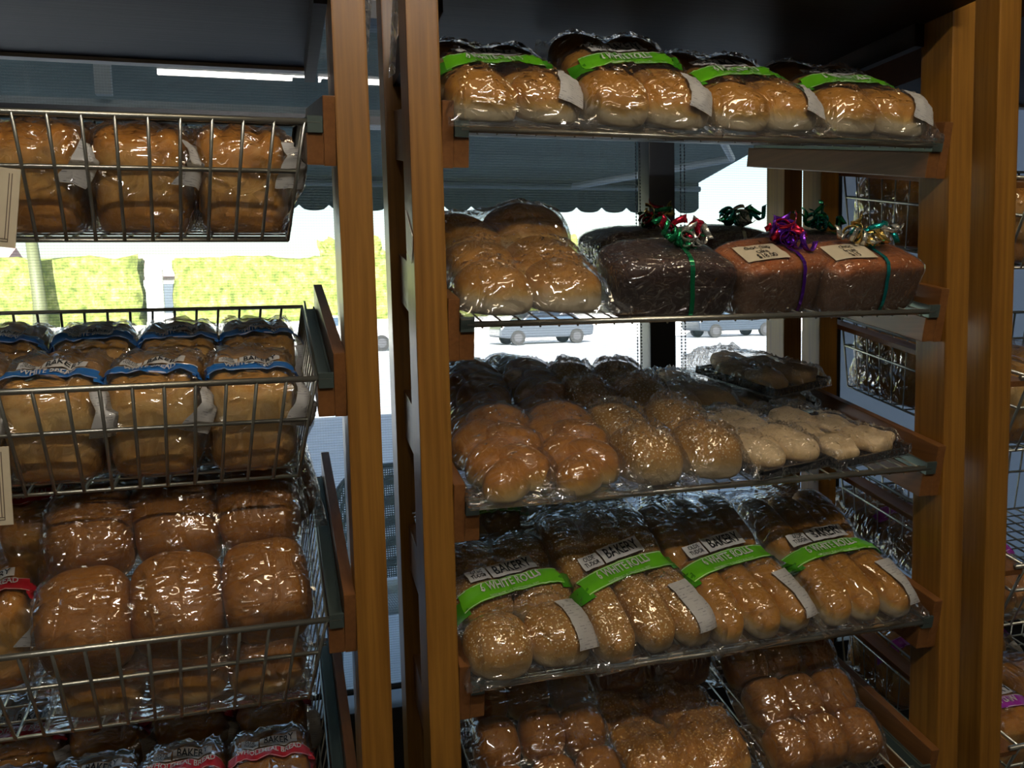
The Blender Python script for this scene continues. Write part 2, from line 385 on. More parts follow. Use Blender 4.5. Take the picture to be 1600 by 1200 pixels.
def tree(x, y, h, label):
    r = empty('tree', (x, y, 0), label, 'tree')
    MB().tube([(0, 0, -.02), (.1, 0, h*.5)], [.25, .15], 8).build('trunk', plain('bark', (.12, .08, .05)), r, True)
    bm = bmesh.new(); bmesh.ops.create_icosphere(bm, subdivisions=5, radius=1)
    for v in bm.verts:
        c = v.co.copy(); v.co = Vector((c.x*h*.42, c.y*h*.42, c.z*h*.38+h*.62)) + c*mnoise.fractal(c*3+Vector((x, 0, 0)), .6, 2, 5)*h*.16
    me = bpy.data.meshes.new('crown'); bm.to_mesh(me); bm.free(); link('crown', me, hm, r)
tree(4.0, 47, 5.4, 'round green tree beyond the hedge left of the dark rack post')
tree(17.0, 50, 6, 'green tree under the awning edge behind the two tall buns')
tree(13.2, 46, 4.6, 'small green tree beyond the road behind the fruit cakes')

glassd = plain('car_glass', (.05, .08, .12), .1); tyre = plain('tyre_rubber', (.015, .015, .015), .8); rimm = plain('wheel_rim', (.05, .05, .055), .5, .2)
def car(x, y, rot, col, label):
    r = empty('car', (x, y, -.02), label, 'car', None); r.rotation_euler = (0, 0, rot)
    body = [(-2.15, .35), (-2.2, .75), (-1.95, 1.0), (-1.55, 1.05), (-.95, 1.45), (.7, 1.45), (1.2, 1.02), (2.0, .9), (2.15, .7), (2.15, .35), (1.75, .3), (-1.7, .3)]
    mb = MB(); mb.poly([(a, -.85, b) for a, b in body], (0, 1.7, 0)); o = mb.build('body', plain('car_paint', col, .25), r)
    md = o.modifiers.new('bevel', 'BEVEL'); md.width = .08; md.segments = 2
    mb = MB()
    for s in (-.87, .855): mb.poly([(-1.35, s, 1.05), (-.9, s, 1.38), (.62, s, 1.38), (1.0, s, 1.05)], (0, .015, 0))
    mb.build('side_window', glassd, r)
    for wx in (-1.35, 1.35):
        for s in (-.78, .78):
            w = MB().tube([(wx, s-.1, .32), (wx, s+.1, .32)], .32, 20).build('wheel', tyre, r)
            MB().tube([(wx, s-.11, .32), (wx, s+.11, .32)], .19, 12).build('rim', rimm, w)
car(2.2, 33, .15, (.65, .66, .68), 'white car parked across the road behind the left pair of posts')
car(10.8, 34, 3.2, (.05, .06, .075), 'grey car whose wheel shows under the fruit cake shelf')
car(20.4, 34.5, .05, (.03, .04, .055), 'dark car seen right of the mullion below the cake shelf')

# striped shade awning outside the window
awn = empty('awning', (0, 0, 2.04), 'dark green awning with a scalloped edge outside the window', 'awning')
am, t, p = nt('dark_green_canvas'); p.inputs['Roughness'].default_value = .8
n = node(t, 'ShaderNodeTexNoise', Scale=6.0, Detail=4.0); t.links.new(mapping(t), n.inputs['Vector'])
t.links.new(ramp(t, n.outputs['Fac'], [(.3, (.018, .05, .055)), (.7, (.04, .09, .095))]), p.inputs['Base Color'])
XA0, XA1 = -3.0, 1.60
MB().poly([(XA0, 2.3, 0), (XA1, 2.3, 0), (XA1, 1.03, .15), (XA0, 1.03, .15)], (0, 0, .006)).build('canopy', am, awn)
pts = [(XA0, 2.3, .0)]; x = XA0
bot = []
nsc = 40; pw = (XA1-XA0)/nsc
for k in range(nsc):
    for j in range(6):
        u = j/6; bot.append((XA0+(k+u)*pw, 2.3, -.112-.022*math.sqrt(max(0, 1-(2*u-1)**2))))
bot.append((XA1, 2.3, -.112))
mb = MB()
prev = None
for b_ in bot:
    a1 = mb.bm.verts.new((b_[0], 2.3, 0)); a2 = mb.bm.verts.new(b_); a3 = mb.bm.verts.new((b_[0], 2.306, 0)); a4 = mb.bm.verts.new((b_[0], 2.306, b_[2]))
    if prev:
        mb.bm.faces.new((prev[0], a1, a2, prev[1])); mb.bm.faces.new((prev[2], prev[3], a4, a3)); mb.bm.faces.new((prev[1], a2, a4, prev[3]))
    prev = (a1, a2, a3, a4)
mb.build('valance', am, awn)
MB().tube([(XA0, 2.29, -.03), (XA1, 2.29, -.03)], .012, 8).build('front_bar', fascia, awn)
for xa in (-1.1, .95):
    mb = MB(); mb.tube([(xa, 1.05, .02), (xa+.42, 1.62, -.02), (xa+.05, 2.27, -.03)], .014, 8)
    mb.build('folding_arm', fascia, awn)
# fascia bar and bracket over the left pane
tag(MB().box((-1.6, 1.06, 1.985), (.70, 1.12, 2.01)).build('fascia_bar', fascia), 'pale horizontal bar outside the glass above the top basket', 'bar')
tag(MB().box((-.60, 1.02, 2.012), (-.565, 1.04, 2.175)).build('awning_bracket', fascia), 'pale upright bracket outside the glass at the upper left', 'bracket')

# mesh café chairs outside
def mesh_fabric():
    m, t, p = nt('perforated_chair_mesh'); out = t.nodes['Material Output']
    v = node(t, 'ShaderNodeTexVoronoi', Scale=110.0); v.inputs['Randomness'].default_value = 0; t.links.new(mapping(t), v.inputs['Vector'])
    k = ramp(t, v.outputs['Distance'], [(.28, (0, 0, 0)), (.34, (1, 1, 1))])
    p.inputs['Base Color'].default_value = (.05, .055, .06, 1)
    tr = t.nodes.new('ShaderNodeBsdfTransparent'); mx = t.nodes.new('ShaderNodeMixShader'); t.links.new(k, mx.inputs[0]); t.links.new(tr.outputs[0], mx.inputs[1]); t.links.new(p.outputs[0], mx.inputs[2]); t.links.new(mx.outputs[0], out.inputs[0]); return m
MF = mesh_fabric()
def cafe_chair(x, y, rot, label):
    r = empty('cafe_chair', (x, y, -.02), label, 'chair'); r.rotation_euler = (0, 0, rot)
    N = 24; V = []; Fc = []
    for j in range(9):
        for i in range(N+1):
            u = -1+2*i/N; vv = j/8; top = .44*math.sqrt(max(0, 1-u*u*.35))
            V.append((u*.24, .20+.05*vv-.03*(1-u*u), .45+vv*(.45 - .12*u**4)))
    for j in range(8):
        for i in range(N): a = j*(N+1)+i; Fc.append((a, a+1, a+N+2, a+N+1))
    me = mesh_from('chair_back', V, Fc); o = link('backrest', me, MF, r)
    MB().tube([V[8*(N+1)+i] for i in range(N+1)], .011, 8).build('back_frame', alu, r)
    V2 = [(-.23, -.22, .44), (.23, -.22, .44), (.23, .2, .43), (-.23, .2, .43)]
    link('seat', mesh_from('chair_seat', V2, [(0, 1, 2, 3)]), MF, r)
    for sx in (-1, 1):
        MB().tube([(sx*.24, -.22, 0), (sx*.23, -.22, .44)], .011, 8).build('leg', alu, r)
        MB().tube([(sx*.24, .26, 0), (sx*.235, .2, .45), (sx*.24, .25, .80)], .011, 8).build('leg', alu, r)
cafe_chair(.22, 2.05, .1, 'dark perforated cafe chair outside, seen between the two racks')
cafe_chair(-.72, 1.9, -.15, 'dark mesh cafe chair outside below the middle basket')

# ------------------------------------------------------------------ racks
W = .815; PW = .0437; PD = .067; RY = .4525
def rack(x0, shelves, label, slim=False, rear=(0, 0)):
    """x0 = inner face of the left post; shelves = heights of the sloping side rails"""
    r = empty('display_rack', (x0+W/2, 0, 0), label, 'display rack', 'wooden display racks along the window')
    ox = -W/2
    def px(a): return ox+a
    for a, dx in ((-PW, rear[0]), (W, rear[1])):
        MB().box((px(a), 0, 0), (px(a+PW), PD, 2.3), .003).build('post', wood_z, r)
        MB().box((px(a+dx), RY, 0), (px(a+dx+(.033 if dx else PW)), RY+PD, 2.3), .003).build('post', wood_z, r)
    MB().box((px(-.0), -.045, 1.947), (px(W), RY+.039, 1.975), .001).build('top_panel', wood_x, r)
    MB().box((px(.0), RY+.040, 1.941), (px(W), RY+.062, 1.975), .001).build('panel_edge', plain('pale_panel_edge', (.6, .56, .52), .5), r)
    for s in (0, 1):
        x1, x2 = (px(0), px(.018)) if s == 0 else (px(W-.018), px(W))
        MB().box((x1, .06, 1.911), (x2, RY, 1.947)).build('cleat', wood_x, r)
    for z in shelves:
        for s in (0, 1):
            f = (lambda a, b: (px(a), px(b))) if s == 0 else (lambda a, b: (px(W-b), px(W-a)))
            if slim and s == 0:
                a, b = f(0, .037); MB().tilted(a, b, 0, .54, -.016, -.006, z, TA, .001).build('support_rail', wood_y, r); continue
            a, b = f(0, .0157); MB().tilted(a, b, 0, .55, -.054, .033, z, TA, .0015).build('side_board', wood_y, r)
            a, b = f(.0157, .037); MB().tilted(a, b, 0, .54, -.053, -.013, z, TA, .0015).build('support_rail', wood_y, r)
            a, b = f(.0165, .0355); m_ = MB()
            m_.tilted(a, b, .0, .52, -.0125, -.008, z, TA)
            m_.tilted(a, a+.003, .0, .52, -.008, .007, z, TA); m_.tilted(b-.003, b, .0, .52, -.008, -.004, z, TA)
            m_.tilted(a, b, -.004, .0, -.0125, .008, z, TA)
            m_.build('runner', runner_m, r)
    return r
SH = [1.744, 1.484, 1.230, .972, .715, .46]
BK = [1.7435, 1.4166, 1.0931, .77]
rack(0, SH, 'middle wooden rack with five sloping wire shelves of bread', rear=(.0267, 0))
rack(-.1386-W, BK, 'left wooden rack holding wire baskets of loaves', rear=(0, .0267))
rack(.9486, [z-.05 for z in BK], 'right wooden rack of baskets, mostly beyond the photo edge', True)
# wire shelf
def shelf(z, label):
    r = empty('wire_shelf', (W/2, 0, z), label, 'wire shelf', 'wire shelves in the middle rack'); r.rotation_euler = (TA, 0, 0)
    hw_ = W/2-.0375
    MB().tube([(-hw_-.012, 0, -.003), (hw_+.012, 0, -.003)], .0045, 8).build('front_rod', metal, r, True)
    m_ = MB()
    for v in (.012, .17, .34, .50): m_.tube([(-hw_-.012, v, -.005), (hw_+.012, v, -.005)], .0028, 6)
    m_.build('cross_rod', metal, r, True)
    m_ = MB(); n_ = 27
    for k in range(n_):
        xx = -hw_+.01+(2*hw_-.02)*k/(n_-1); m_.tube([(xx, -.001, -.009), (xx, .004, -.0005), (xx, .50, -.0005)], .0015, 5)
    m_.build('wire_grid', metal, r, True)
for z, l in zip(SH, ('topmost wire shelf of the middle rack carrying white rolls', 'wire shelf under the buns and ribboned fruit cakes', 'wire shelf carrying plaits, sesame rolls and pastries', 'wire shelf under four bags of rolls with green banners', 'lowest wire shelf in view in the middle rack')):
    shelf(z, l)
def basket(x0, z, label, group):
    """x0 = inner left post face; basket hangs on the runners by its top rim"""
    r = empty('wire_basket', (x0+W/2, 0, z), label, 'wire basket', group); r.rotation_euler = (TA, 0, 0)
    hw_ = W/2-.039; D = .50; H = .155; ti = .054; si = .026
    def ring(w, rad, name):
        k = -w/H; m_ = MB(); a = hw_-si*k; f_ = ti*k; b = D-.02*k
        m_.tube([(-a, f_, w), (a, f_, w), (a, b, w), (-a, b, w), (-a, f_, w), (a, f_, w)], rad, 6); return m_.build(name, metal, r, True)
    MB().tube([(-hw_-.02, 0, 0), (hw_+.02, 0, 0)], .0042, 8).build('front_rim', metal, r, True)
    ring(0, .0035, 'rim'); ring(-.062, .003, 'middle_hoop'); ring(-H, .0025, 'bottom_hoop')
    m_ = MB(); n_ = 20
    for k in range(n_+1):
        u = -1+2*k/n_; a, b = u*hw_, u*(hw_-si)
        m_.tube([(a, -.002, .0), (b, ti-.002, -H), (b, D-.02, -H), (a, D, 0)], .0024, 5)
    m_.build('wire_front_and_floor', metal, r, True)
    m_ = MB()
    for k in range(13):
        v = k/12
        m_.tube([(-hw_, v*D, 0), (-hw_+si, ti+v*(D-.02-ti), -H), (hw_-si, ti+v*(D-.02-ti), -H), (hw_, v*D, 0)], .0017, 5)
    m_.build('wire_sides', metal, r, True)
XL = -.1386-W; XR = .9486
for z, l in zip(BK, ('top wire basket of the left rack with three square loaves', 'second wire basket of the left rack with blue banded loaves', 'third wire basket of the left rack holding a large bag of buns', 'lowest wire basket of the left rack with red banded loaves')):
    basket(XL, z, l, 'wire baskets in the left rack')
for z, l in zip(BK, ('highest wire basket of the far right rack', 'wire basket of the far right rack level with the fruit cakes', 'empty-sided wire basket of the far right rack level with the pastries', 'lowest wire basket of the far right rack')):
    basket(XR, z-.05, l, 'wire baskets in the right rack')

# ------------------------------------------------------------------ bread shapes (numpy)
def ico(sub):
    bm = bmesh.new(); bmesh.ops.create_icosphere(bm, subdivisions=sub, radius=1)
    V = np.array([v.co[:] for v in bm.verts]); Fc = [tuple(v.index for v in f.verts) for f in bm.faces]; bm.free(); return V, Fc
I4 = ico(4); I5 = ico(5); I3 = ico(3)
def vnoise(P, s, seed=0, oct_=2):
    o = Vector((seed*7.13, seed*3.7, seed*1.9)); return np.array([mnoise.fractal(Vector(q)*s+o, .7, 2, oct_) for q in P])
def blob_v(rx, ry, h, e=.8, flat=.30, amp=.03, seed=0, base=I4, nsc=14, taper=0):
    """domed roll: superellipsoid, flattened underneath, resting on z=0"""
    V = base[0].copy(); V = np.sign(V)*np.abs(V)**e
    V = V/np.maximum(1e-6, 1)
    P = V*np.array([rx, ry, h*.62])
    if taper: P[:, 0] *= 1-taper*np.abs(P[:, 1]/ry)**2
    P += base[0]*(vnoise(P, nsc, seed)*amp*min(rx, ry)*2)[:, None]
    cut = -h*flat; P[:, 2] = np.where(P[:, 2] < cut, cut+(P[:, 2]-cut)*.12, P[:, 2])
    P[:, 2] -= P[:, 2].min(); P[:, 2] *= h/P[:, 2].max()
    return P
_shapes = {}
def shape(kind, seed=0):
    """returns (verts, faces, material, mesh) of one piece of bread"""
    k = (kind, seed)
    if k in _shapes: return _shapes[k]
    F4 = I4[1]
    if kind == 'round': V, Fc, m = blob_v(.050, .047, .068, .78, .3, .05, seed), F4, GOLD
    elif kind == 'lowround': V, Fc, m = blob_v(.050, .046, .058, .78, .3, .05, seed), F4, GOLD
    elif kind == 'browninround': V, Fc, m = blob_v(.050, .047, .064, .78, .3, .05, seed), F4, BROWN
    elif kind == 'sesround': V, Fc, m = blob_v(.050, .049, .066, .8, .3, .04, seed), F4, SESAME
    elif kind == 'finger': V, Fc, m = blob_v(.031, .078, .056, .72, .3, .05, seed), F4, GOLD
    elif kind == 'sesfinger': V, Fc, m = blob_v(.033, .074, .056, .68, .3, .05, seed), F4, SESAME
    elif kind == 'bigbun': V, Fc, m = blob_v(.059, .068, .076, .85, .3, .05, seed), F4, GOLD
    elif kind == 'squarebun': V, Fc, m = blob_v(.061, .068, .105, .62, .4, .04, seed), F4, BROWN
    elif kind == 'sesbun': V, Fc, m = blob_v(.050, .060, .072, .8, .3, .04, seed), F4, SESAME
    elif kind == 'smallbun': V, Fc, m = blob_v(.036, .040, .062, .72, .3, .04, seed), F4, BROWN
    elif kind == 'cheese': V, Fc, m = blob_v(.048, .060, .060, .8, .3, .10, seed, nsc=30), F4, CHEESE
    elif kind == 'long': V, Fc, m = blob_v(.036, .17, .070, .75, .3, .05, seed, base=I5), I5[1], HANDF
    elif kind == 'darkbun': V, Fc, m = blob_v(.062, .070, .085, .75, .3, .05, seed), F4, HANDF
    elif kind in ('loaf', 'paleloaf'):
        V = blob_v(.0595, .098, .142, .42, .5, .035, seed, base=I5, nsc=9)
        top = np.clip((V[:, 2]-.085)/.057, 0, 1)
        for gx in (-.019, .019): V[:, 2] -= top*.009*np.exp(-((V[:, 0]-gx)/.006)**2)
        V[:, 0] *= 1+.05*top; Fc, m = I5[1], (LOAFM if kind == 'loaf' else PALEL)
    elif kind == 'plait':
        Vs, Fc = [], []
        for j in range(5):
            for s in (-1, 1):
                P = blob_v(.040, .062, .072, .85, .3, .04, seed+j, base=I4)
                a = s*.75; x_, y_ = P[:, 0]*cos(a)-P[:, 1]*sin(a), P[:, 0]*sin(a)+P[:, 1]*cos(a)
                q = 1-.25*abs(j-2)/2
                P = np.stack([x_*q+s*.018*q, y_*q*.9-.13+.062*j+s*.014, P[:, 2]*q*(1+.10*s)], 1)
                o = sum(len(v) for v in Vs); Vs.append(P); Fc += [tuple(i+o for i in f) for f in F4]
        V = np.concatenate(Vs); m = PLAIT
    elif kind == 'pastry': V, Fc, m = blob_v(.034, .062, .044, .9, .3, .06, seed), F4, COOKIE
    elif kind == 'cookie': V, Fc, m = blob_v(.046, .040, .036, .85, .3, .10, seed, nsc=30), F4, COOKIE
    elif kind in ('darkcake', 'cake'):
        V = blob_v(.098, .058, .086, .36, .5, .02, seed, base=I5, nsc=25)
        q = np.clip(V[:, 2]/.086, 0, 1); V[:, 2] += q*.010*(1-(V[:, 0]/.1)**2); V[:, 0] *= .93+.07*q; V[:, 1] *= .93+.07*q
        Fc, m = I5[1], (DARKC if kind == 'darkcake' else CAKE)
    _shapes[k] = (V, Fc, m, None)
    me = mesh_from(kind, V, Fc); me.materials.append(m); _shapes[k] = (V, Fc, m, me)
    return _shapes[k]
NAMES = dict(round='bread_roll', lowround='bread_roll', browninround='bread_roll', sesround='sesame_roll', finger='finger_roll', sesfinger='sesame_finger_roll', bigbun='bun', squarebun='bun', sesbun='sesame_bun',
             smallbun='bun', cheese='cheese_roll', long='long_loaf', darkbun='dark_bun', loaf='loaf', paleloaf='loaf', plait='plaited_loaf', pastry='pastry', cookie='biscuit', darkcake='cake', cake='cake')

rng = np.random.default_rng(4)
def upn(shape_, cells, seed):
    """smooth value noise on a grid"""
    r_ = np.random.default_rng(seed); ny, nx = shape_; cy, cx = cells
    g = r_.random((cy+3, cx+3)); yy = np.linspace(0, cy, ny); xx = np.linspace(0, cx, nx)
    iy = yy.astype(int); ix = xx.astype(int); fy = yy-iy; fx = xx-ix; fy = fy*fy*(3-2*fy); fx = fx*fx*(3-2*fx)
    a = g[iy][:, ix]; b = g[iy][:, ix+1]; c = g[iy+1][:, ix]; d = g[iy+1][:, ix+1]
    return (a*(1-fx)+b*fx)*(1-fy)[:, None]+(c*(1-fx)+d*fx)*fy[:, None]
def bag_sheet(parts, mx=.008, front=.008, back=.045, seed=0, cell=.0042, edge_h=.012, flap=0.0, crease=1.0):
    """a film sack stretched over its contents: the top film is a taut membrane over the bread (obstacle problem), creased where it hangs free"""
    P = np.concatenate([v for v in parts]); x0, x1 = P[:, 0].min()-mx, P[:, 0].max()+mx; y0, y1 = P[:, 1].min()-front, P[:, 1].max()+back
    nx, ny = int((x1-x0)/cell)+2, int((y1-y0)/cell)+2; X = np.linspace(x0, x1, nx); Y = np.linspace(y0, y1, ny)
    H = np.zeros((ny, nx))
    ix = np.clip(np.round((P[:, 0]-x0)/(x1-x0)*(nx-1)).astype(int), 0, nx-1); iy = np.clip(np.round((P[:, 1]-y0)/(y1-y0)*(ny-1)).astype(int), 0, ny-1)
    np.maximum.at(H, (iy, ix), P[:, 2])
    for _ in range(1):
        Hp = np.pad(H, 1); nb = np.max([Hp[:-2, 1:-1], Hp[2:, 1:-1], Hp[1:-1, :-2], Hp[1:-1, 2:]], 0); H = np.where(H > 0, np.maximum(H, nb*.985), nb*.8)
    H += .0015*(H > .004)
    h = H.copy()+.004
    e = np.full(ny, edge_h)
    def bc(h):
        h[:, 0] = edge_h*.9; h[:, -1] = edge_h*.9; h[0, :] = .004
        h[-1, :] = edge_h*1.6+flap*(.4+upn((1, nx), (1, 5), seed+9)[0])
    for _ in range(170):
        bc(h); hp = np.pad(h, 1, mode='edge'); h = np.maximum((hp[:-2, 1:-1]+hp[2:, 1:-1]+hp[1:-1, :-2]+hp[1:-1, 2:])/4, H)
    bc(h)
    slack = np.clip((h-H)/.012, 0, 1)*np.clip(h/.03, 0, 1)
    w = 0
    for k, (cy, cx, a) in enumerate(((4, 14, .006), (16, 5, .005), (11, 22, .003), (30, 12, .0024))):
        n_ = upn((ny, nx), (cy, cx), seed*10+k); w = w+a*(1-np.abs(2*n_-1))**2.2
    w = (w-w.min())*crease; h = h+w*(.42+.8*slack); h = np.maximum(h, H+.0005*(H > 0)); h[0, :] = .004
    XX, YY = np.meshgrid(X, Y)
    # narrow the free tail behind the bread
    tail = np.clip((YY-(y1-back))/back, 0, 1); xm = (x0+x1)/2; XX = xm+(XX-xm)*(1-.10*tail**2)
    V = np.concatenate([np.stack([XX, YY, h], -1).reshape(-1, 3), np.stack([XX, YY, np.full_like(h, .0006)], -1).reshape(-1, 3)])
    Fc = []; n0 = nx*ny
    for j in range(ny-1):
        for i in range(nx-1):
            a = j*nx+i; Fc.append((a, a+1, a+nx+1, a+nx)); Fc.append((n0+a, n0+a+nx, n0+a+nx+1, n0+a+1))
    for i in range(nx-1): Fc.append((i, n0+i, n0+i+1, i+1)); a = (ny-1)*nx+i; Fc.append((a, a+1, n0+a+1, n0+a))
    for j in range(ny-1): a = j*nx; Fc.append((a, a+nx, n0+a+nx, n0+a)); a = j*nx+nx-1; Fc.append((a, n0+a, n0+a+nx, a+nx))
    return V, Fc
def bag_shell(V, Fc, off=.004, seed=0, tail=0, crease=.0055):
    """film hugging one block of bread, creased, with a folded tail on one side"""
    V = V.copy(); c = np.array([0, 0, V[:, 2].max()*.5]); d = V-c; L = np.linalg.norm(d/np.array([.08, .1, .075]), axis=1)
    n_ = d/np.array([.06, .098, .071])**2; n_ = np.sign(n_)*np.abs(n_)**.8; n_ /= np.linalg.norm(n_, axis=1)[:, None]
    a = vnoise(V*np.array([1, .5, .4]), 28, seed, 3); b = vnoise(V*np.array([.5, 1, 1]), 22, seed+5, 2)
    r_ = (1-np.minimum(1, np.abs(a)*3))**2+(1-np.minimum(1, np.abs(b)*3))**2
    V = V+n_*(off+crease*r_)[:, None]; V[:, 2] = np.maximum(V[:, 2], 0)
    if tail:
        s = np.sign(tail); k = np.clip((s*V[:, 0]-.043)/.017, 0, 1)*np.clip(1-np.abs(V[:, 2]-.085)/.06, 0, 1)*np.clip((-V[:, 1]-.02)/.06, 0, 1)
        V[:, 0] += s*k*abs(tail); V[:, 1] -= k*abs(tail)*.7; V[:, 2] += k*.006*np.sin(V[:, 2]*300)
    return V, Fc

# ---- printing on bags: flat artwork pressed onto the film along a direction
def bvh_of(V, Fc): return BVHTree.FromPolygons([tuple(v) for v in V], Fc)
def press(bv, pts, centre, right, upv, off):
    n_ = right.cross(upv).normalized(); out = []; last = None
    for (a, b) in pts:
        o = centre+right*a+upv*b
        hit = bv.ray_cast(o+n_*.25, -n_)[0]
        if hit is None:
            hit = bv.find_nearest(o)[0]
        out.append(hit+n_*off)
    return out
def art_grid(w, h, nx, ny, curve=0.0, uv=True):
    P = []; Fc = []
    for j in range(ny+1):
        for i in range(nx+1):
            a = -w/2+w*i/nx; P.append((a, -h/2+h*j/ny+curve*(1-(2*a/w)**2)))
    for j in range(ny):
        for i in range(nx): q = j*(nx+1)+i; Fc.append((q, q+1, q+nx+2, q+nx+1))
    return P, Fc
_txt = {}
def text_pts(s, size, sx=.72, bold=.012):
    k = (s, size, sx, bold)
    if k not in _txt:
        cu = bpy.data.curves.new('t', 'FONT'); cu.body = s; cu.size = size; cu.align_x = 'CENTER'; cu.align_y = 'CENTER'; cu.offset = bold*size; cu.resolution_u = 2
        o = bpy.data.objects.new('t', cu); C.objects.link(o)
        me = bpy.data.meshes.new_from_object(o.evaluated_get(bpy.context.evaluated_depsgraph_get()))
        _txt[k] = ([(v.co.x*sx, v.co.y) for v in me.vertices], [tuple(p_.vertices) for p_ in me.polygons])
        bpy.data.objects.remove(o); bpy.data.meshes.remove(me); bpy.data.curves.remove(cu)
    return _txt[k]
def stick(name, bv, art, centre, right, upv, off, m, parent, uv=None):
    P, Fc = art; V = press(bv, P, centre, right, upv, off)
    me = mesh_from(name, V, Fc)
    if uv:
        l = me.uv_layers.new()
        for poly in me.polygons:
            for li in poly.loop_indices:
                vi = me.loops[li].vertex_index; l.data[li].uv = (P[vi][0]/uv+.5, P[vi][1]/uv+.5)
    me.materials.append(m); o = bpy.data.objects.new(name, me); C.objects.link(o); o.parent = parent; return o
def shiftart(art, dx, dy, rot=0):
    P, Fc = art; c, s = cos(rot), sin(rot); return [(a*c-b*s+dx, a*s+b*c+dy) for a, b in P], Fc
def brand(root, bv, c, n_dir, tilt=.12, scale=1.0, banner=None, words_=None, small=True, bw=.15, only_banner=False):
    """brand plate, speech-bubble plate and coloured ribbon printed on the film. n_dir: outward direction of the printed side"""
    n_ = Vector(n_dir).normalized(); r0 = Vector((1, 0, 0)); r0 = (r0-n_*r0.dot(n_)).normalized(); u0 = n_.cross(r0)
    r_ = r0*cos(tilt)+u0*sin(tilt); u_ = -r0*sin(tilt)+u0*cos(tilt); c = Vector(c); s = scale
    if not only_banner:
        pl = stick('brand_plate', bv, shiftart(art_grid(.066*s, .025*s, 14, 5), .017*s, .036*s), c, r_, u_, .0022, WHITE, root)
        pl['label'] = 'white plate lettered BAKERY'
        stick('lettering', bv, shiftart(text_pts('BAKERY', .024*s, .62), .017*s, .036*s), c, r_, u_, .0036, BLACK, pl)
        fl = stick('name_plate', bv, shiftart(art_grid(.030*s, .022*s, 6, 4), -.034*s, .034*s), c, r_, u_, .0022, WHITE, root)
        stick('lettering', bv, shiftart(text_pts('OLDE', .010*s, .66), -.034*s, .039*s), c, r_, u_, .0036, BLACK, fl)
        stick('lettering', bv, shiftart(text_pts('TUDOR', .010*s, .62), -.034*s, .030*s), c, r_, u_, .0036, BLACK, fl)
    if banner:
        bn = stick('banner', bv, art_grid(bw*s*.86, .028*s, 26, 6, .006*s), c, r_, u_, .0022, banner[0], root)
        for q in (-1, 1):
            stick('banner_end', bv, shiftart(art_grid(.020*s, .024*s, 5, 5), q*(bw*s*.46), -.008*s), c, r_, u_, .0016, banner[1], bn)
        for q in (-1, 1):
            stick('banner_edge', bv, shiftart(art_grid(bw*s*.86, .0012*s, 26, 1, .006*s), 0, q*.0125*s), c, r_, u_, .0028, PALE if banner[0] is GREEN else WHITE, bn)
        stick('lettering', bv, shiftart(text_pts(words_, .0185*s, .66, .016), 0, .0085*s), c, r_, u_, .0050, WHITE, bn)
        if small: stick('lettering', bv, shiftart(text_pts('HANDMADE THE TRADITIONAL WAY', .0055*s, .75, .004), 0, -.0055*s), c, r_, u_, .0040, PALE, bn)
def nutrition(root, bv, c, n_dir, w=.036, h=.062, tilt=.12):
    n_ = Vector(n_dir).normalized(); r0 = Vector((1, 0, 0)); r0 = (r0-n_*r0.dot(n_)).normalized(); u0 = n_.cross(r0)
    r_ = r0*cos(tilt)+u0*sin(tilt); u_ = -r0*sin(tilt)+u0*cos(tilt)
    o = stick('nutrition_label', bv, art_grid(w, h, 9, 12), Vector(c), r_, u_, .0015, PRINT, root, uv=h)
    o['label'] = 'white small-print label'; return o

# ---- packages
def pack(name, label, cat, pieces, film=BAG, seed=0, group=None, bagkw={}, jig=.004):
    """pieces: (kind, x, y, z, rotz, scale). Returns the root, bvh of the bag"""
    r_ = random.Random(seed+11); root = empty(name, (0, 0, 0), label, cat, group); VS = []
    for i, (k, x, y, z, rz, sc) in enumerate(pieces):
        V, Fc, m, me = shape(k, (seed+i) % 3)
        x += r_.uniform(-jig, jig); y += r_.uniform(-jig, jig); rz += r_.uniform(-.08, .08)
        o = link(NAMES[k], me, None, root); o.location = (x, y, z); o.rotation_euler = (0, 0, rz); o.scale = (sc, sc, sc)
        c_, s_ = cos(rz), sin(rz); Q = V*sc; VS.append(np.stack([Q[:, 0]*c_-Q[:, 1]*s_+x, Q[:, 0]*s_+Q[:, 1]*c_+y, Q[:, 2]+z], 1))
    V, Fc = bag_sheet(VS, seed=seed, **bagkw)
    me = mesh_from('bag', V, Fc); link('bag', me, film, root)
    return root, bvh_of(V, Fc)
def grid(kind, nx, ny, px, py, z=0, sc=1):
    return [(kind, (i-(nx-1)/2)*px, py*(j+.5), z, 0, sc) for j in range(ny) for i in range(nx)]
ND = (0, -.45, .9)

# --- shelf 1: four bags of six white rolls
g1 = 'bags of six white rolls on the topmost shelf'
L1 = ['bag of white rolls leftmost on the topmost shelf, beside the post', 'bag of white rolls second from left on the topmost shelf, lettering raised highest',
      'bag of white rolls third from left on the topmost shelf, banner folded in two', 'bag of white rolls at the right end of the topmost shelf']
for i, (x, v, yaw, lb) in enumerate(((.108, .004, .04, L1[0]), (.296, .0, -.03, L1[1]), (.490, -.002, .05, L1[2]), (.678, .0, -.06, L1[3]))):
    r_, bv = pack('bag_of_rolls', lb, 'bag of rolls', grid('lowround', 2, 3, .088, .086, sc=1.0+.04*(i == 1)), seed=20+i, group=g1, bagkw=dict(back=.05, front=.014, crease=.55))
    brand(r_, bv, (-.01, .104, .06), (0, -.75, .65), tilt=(.04, .16, .10, .06)[i], banner=(GREEN, DGREEN), words_='6 WHITE ROLLS', bw=.17, scale=1.0)
    nutrition(r_, bv, (.068, .03, .04), (.35, -.75, .6), .040, .062, tilt=-.3)
    on_shelf(r_, x, v, SH[0], yaw=yaw, w=.006, pitch=(.30, .40, .32, .30)[i])
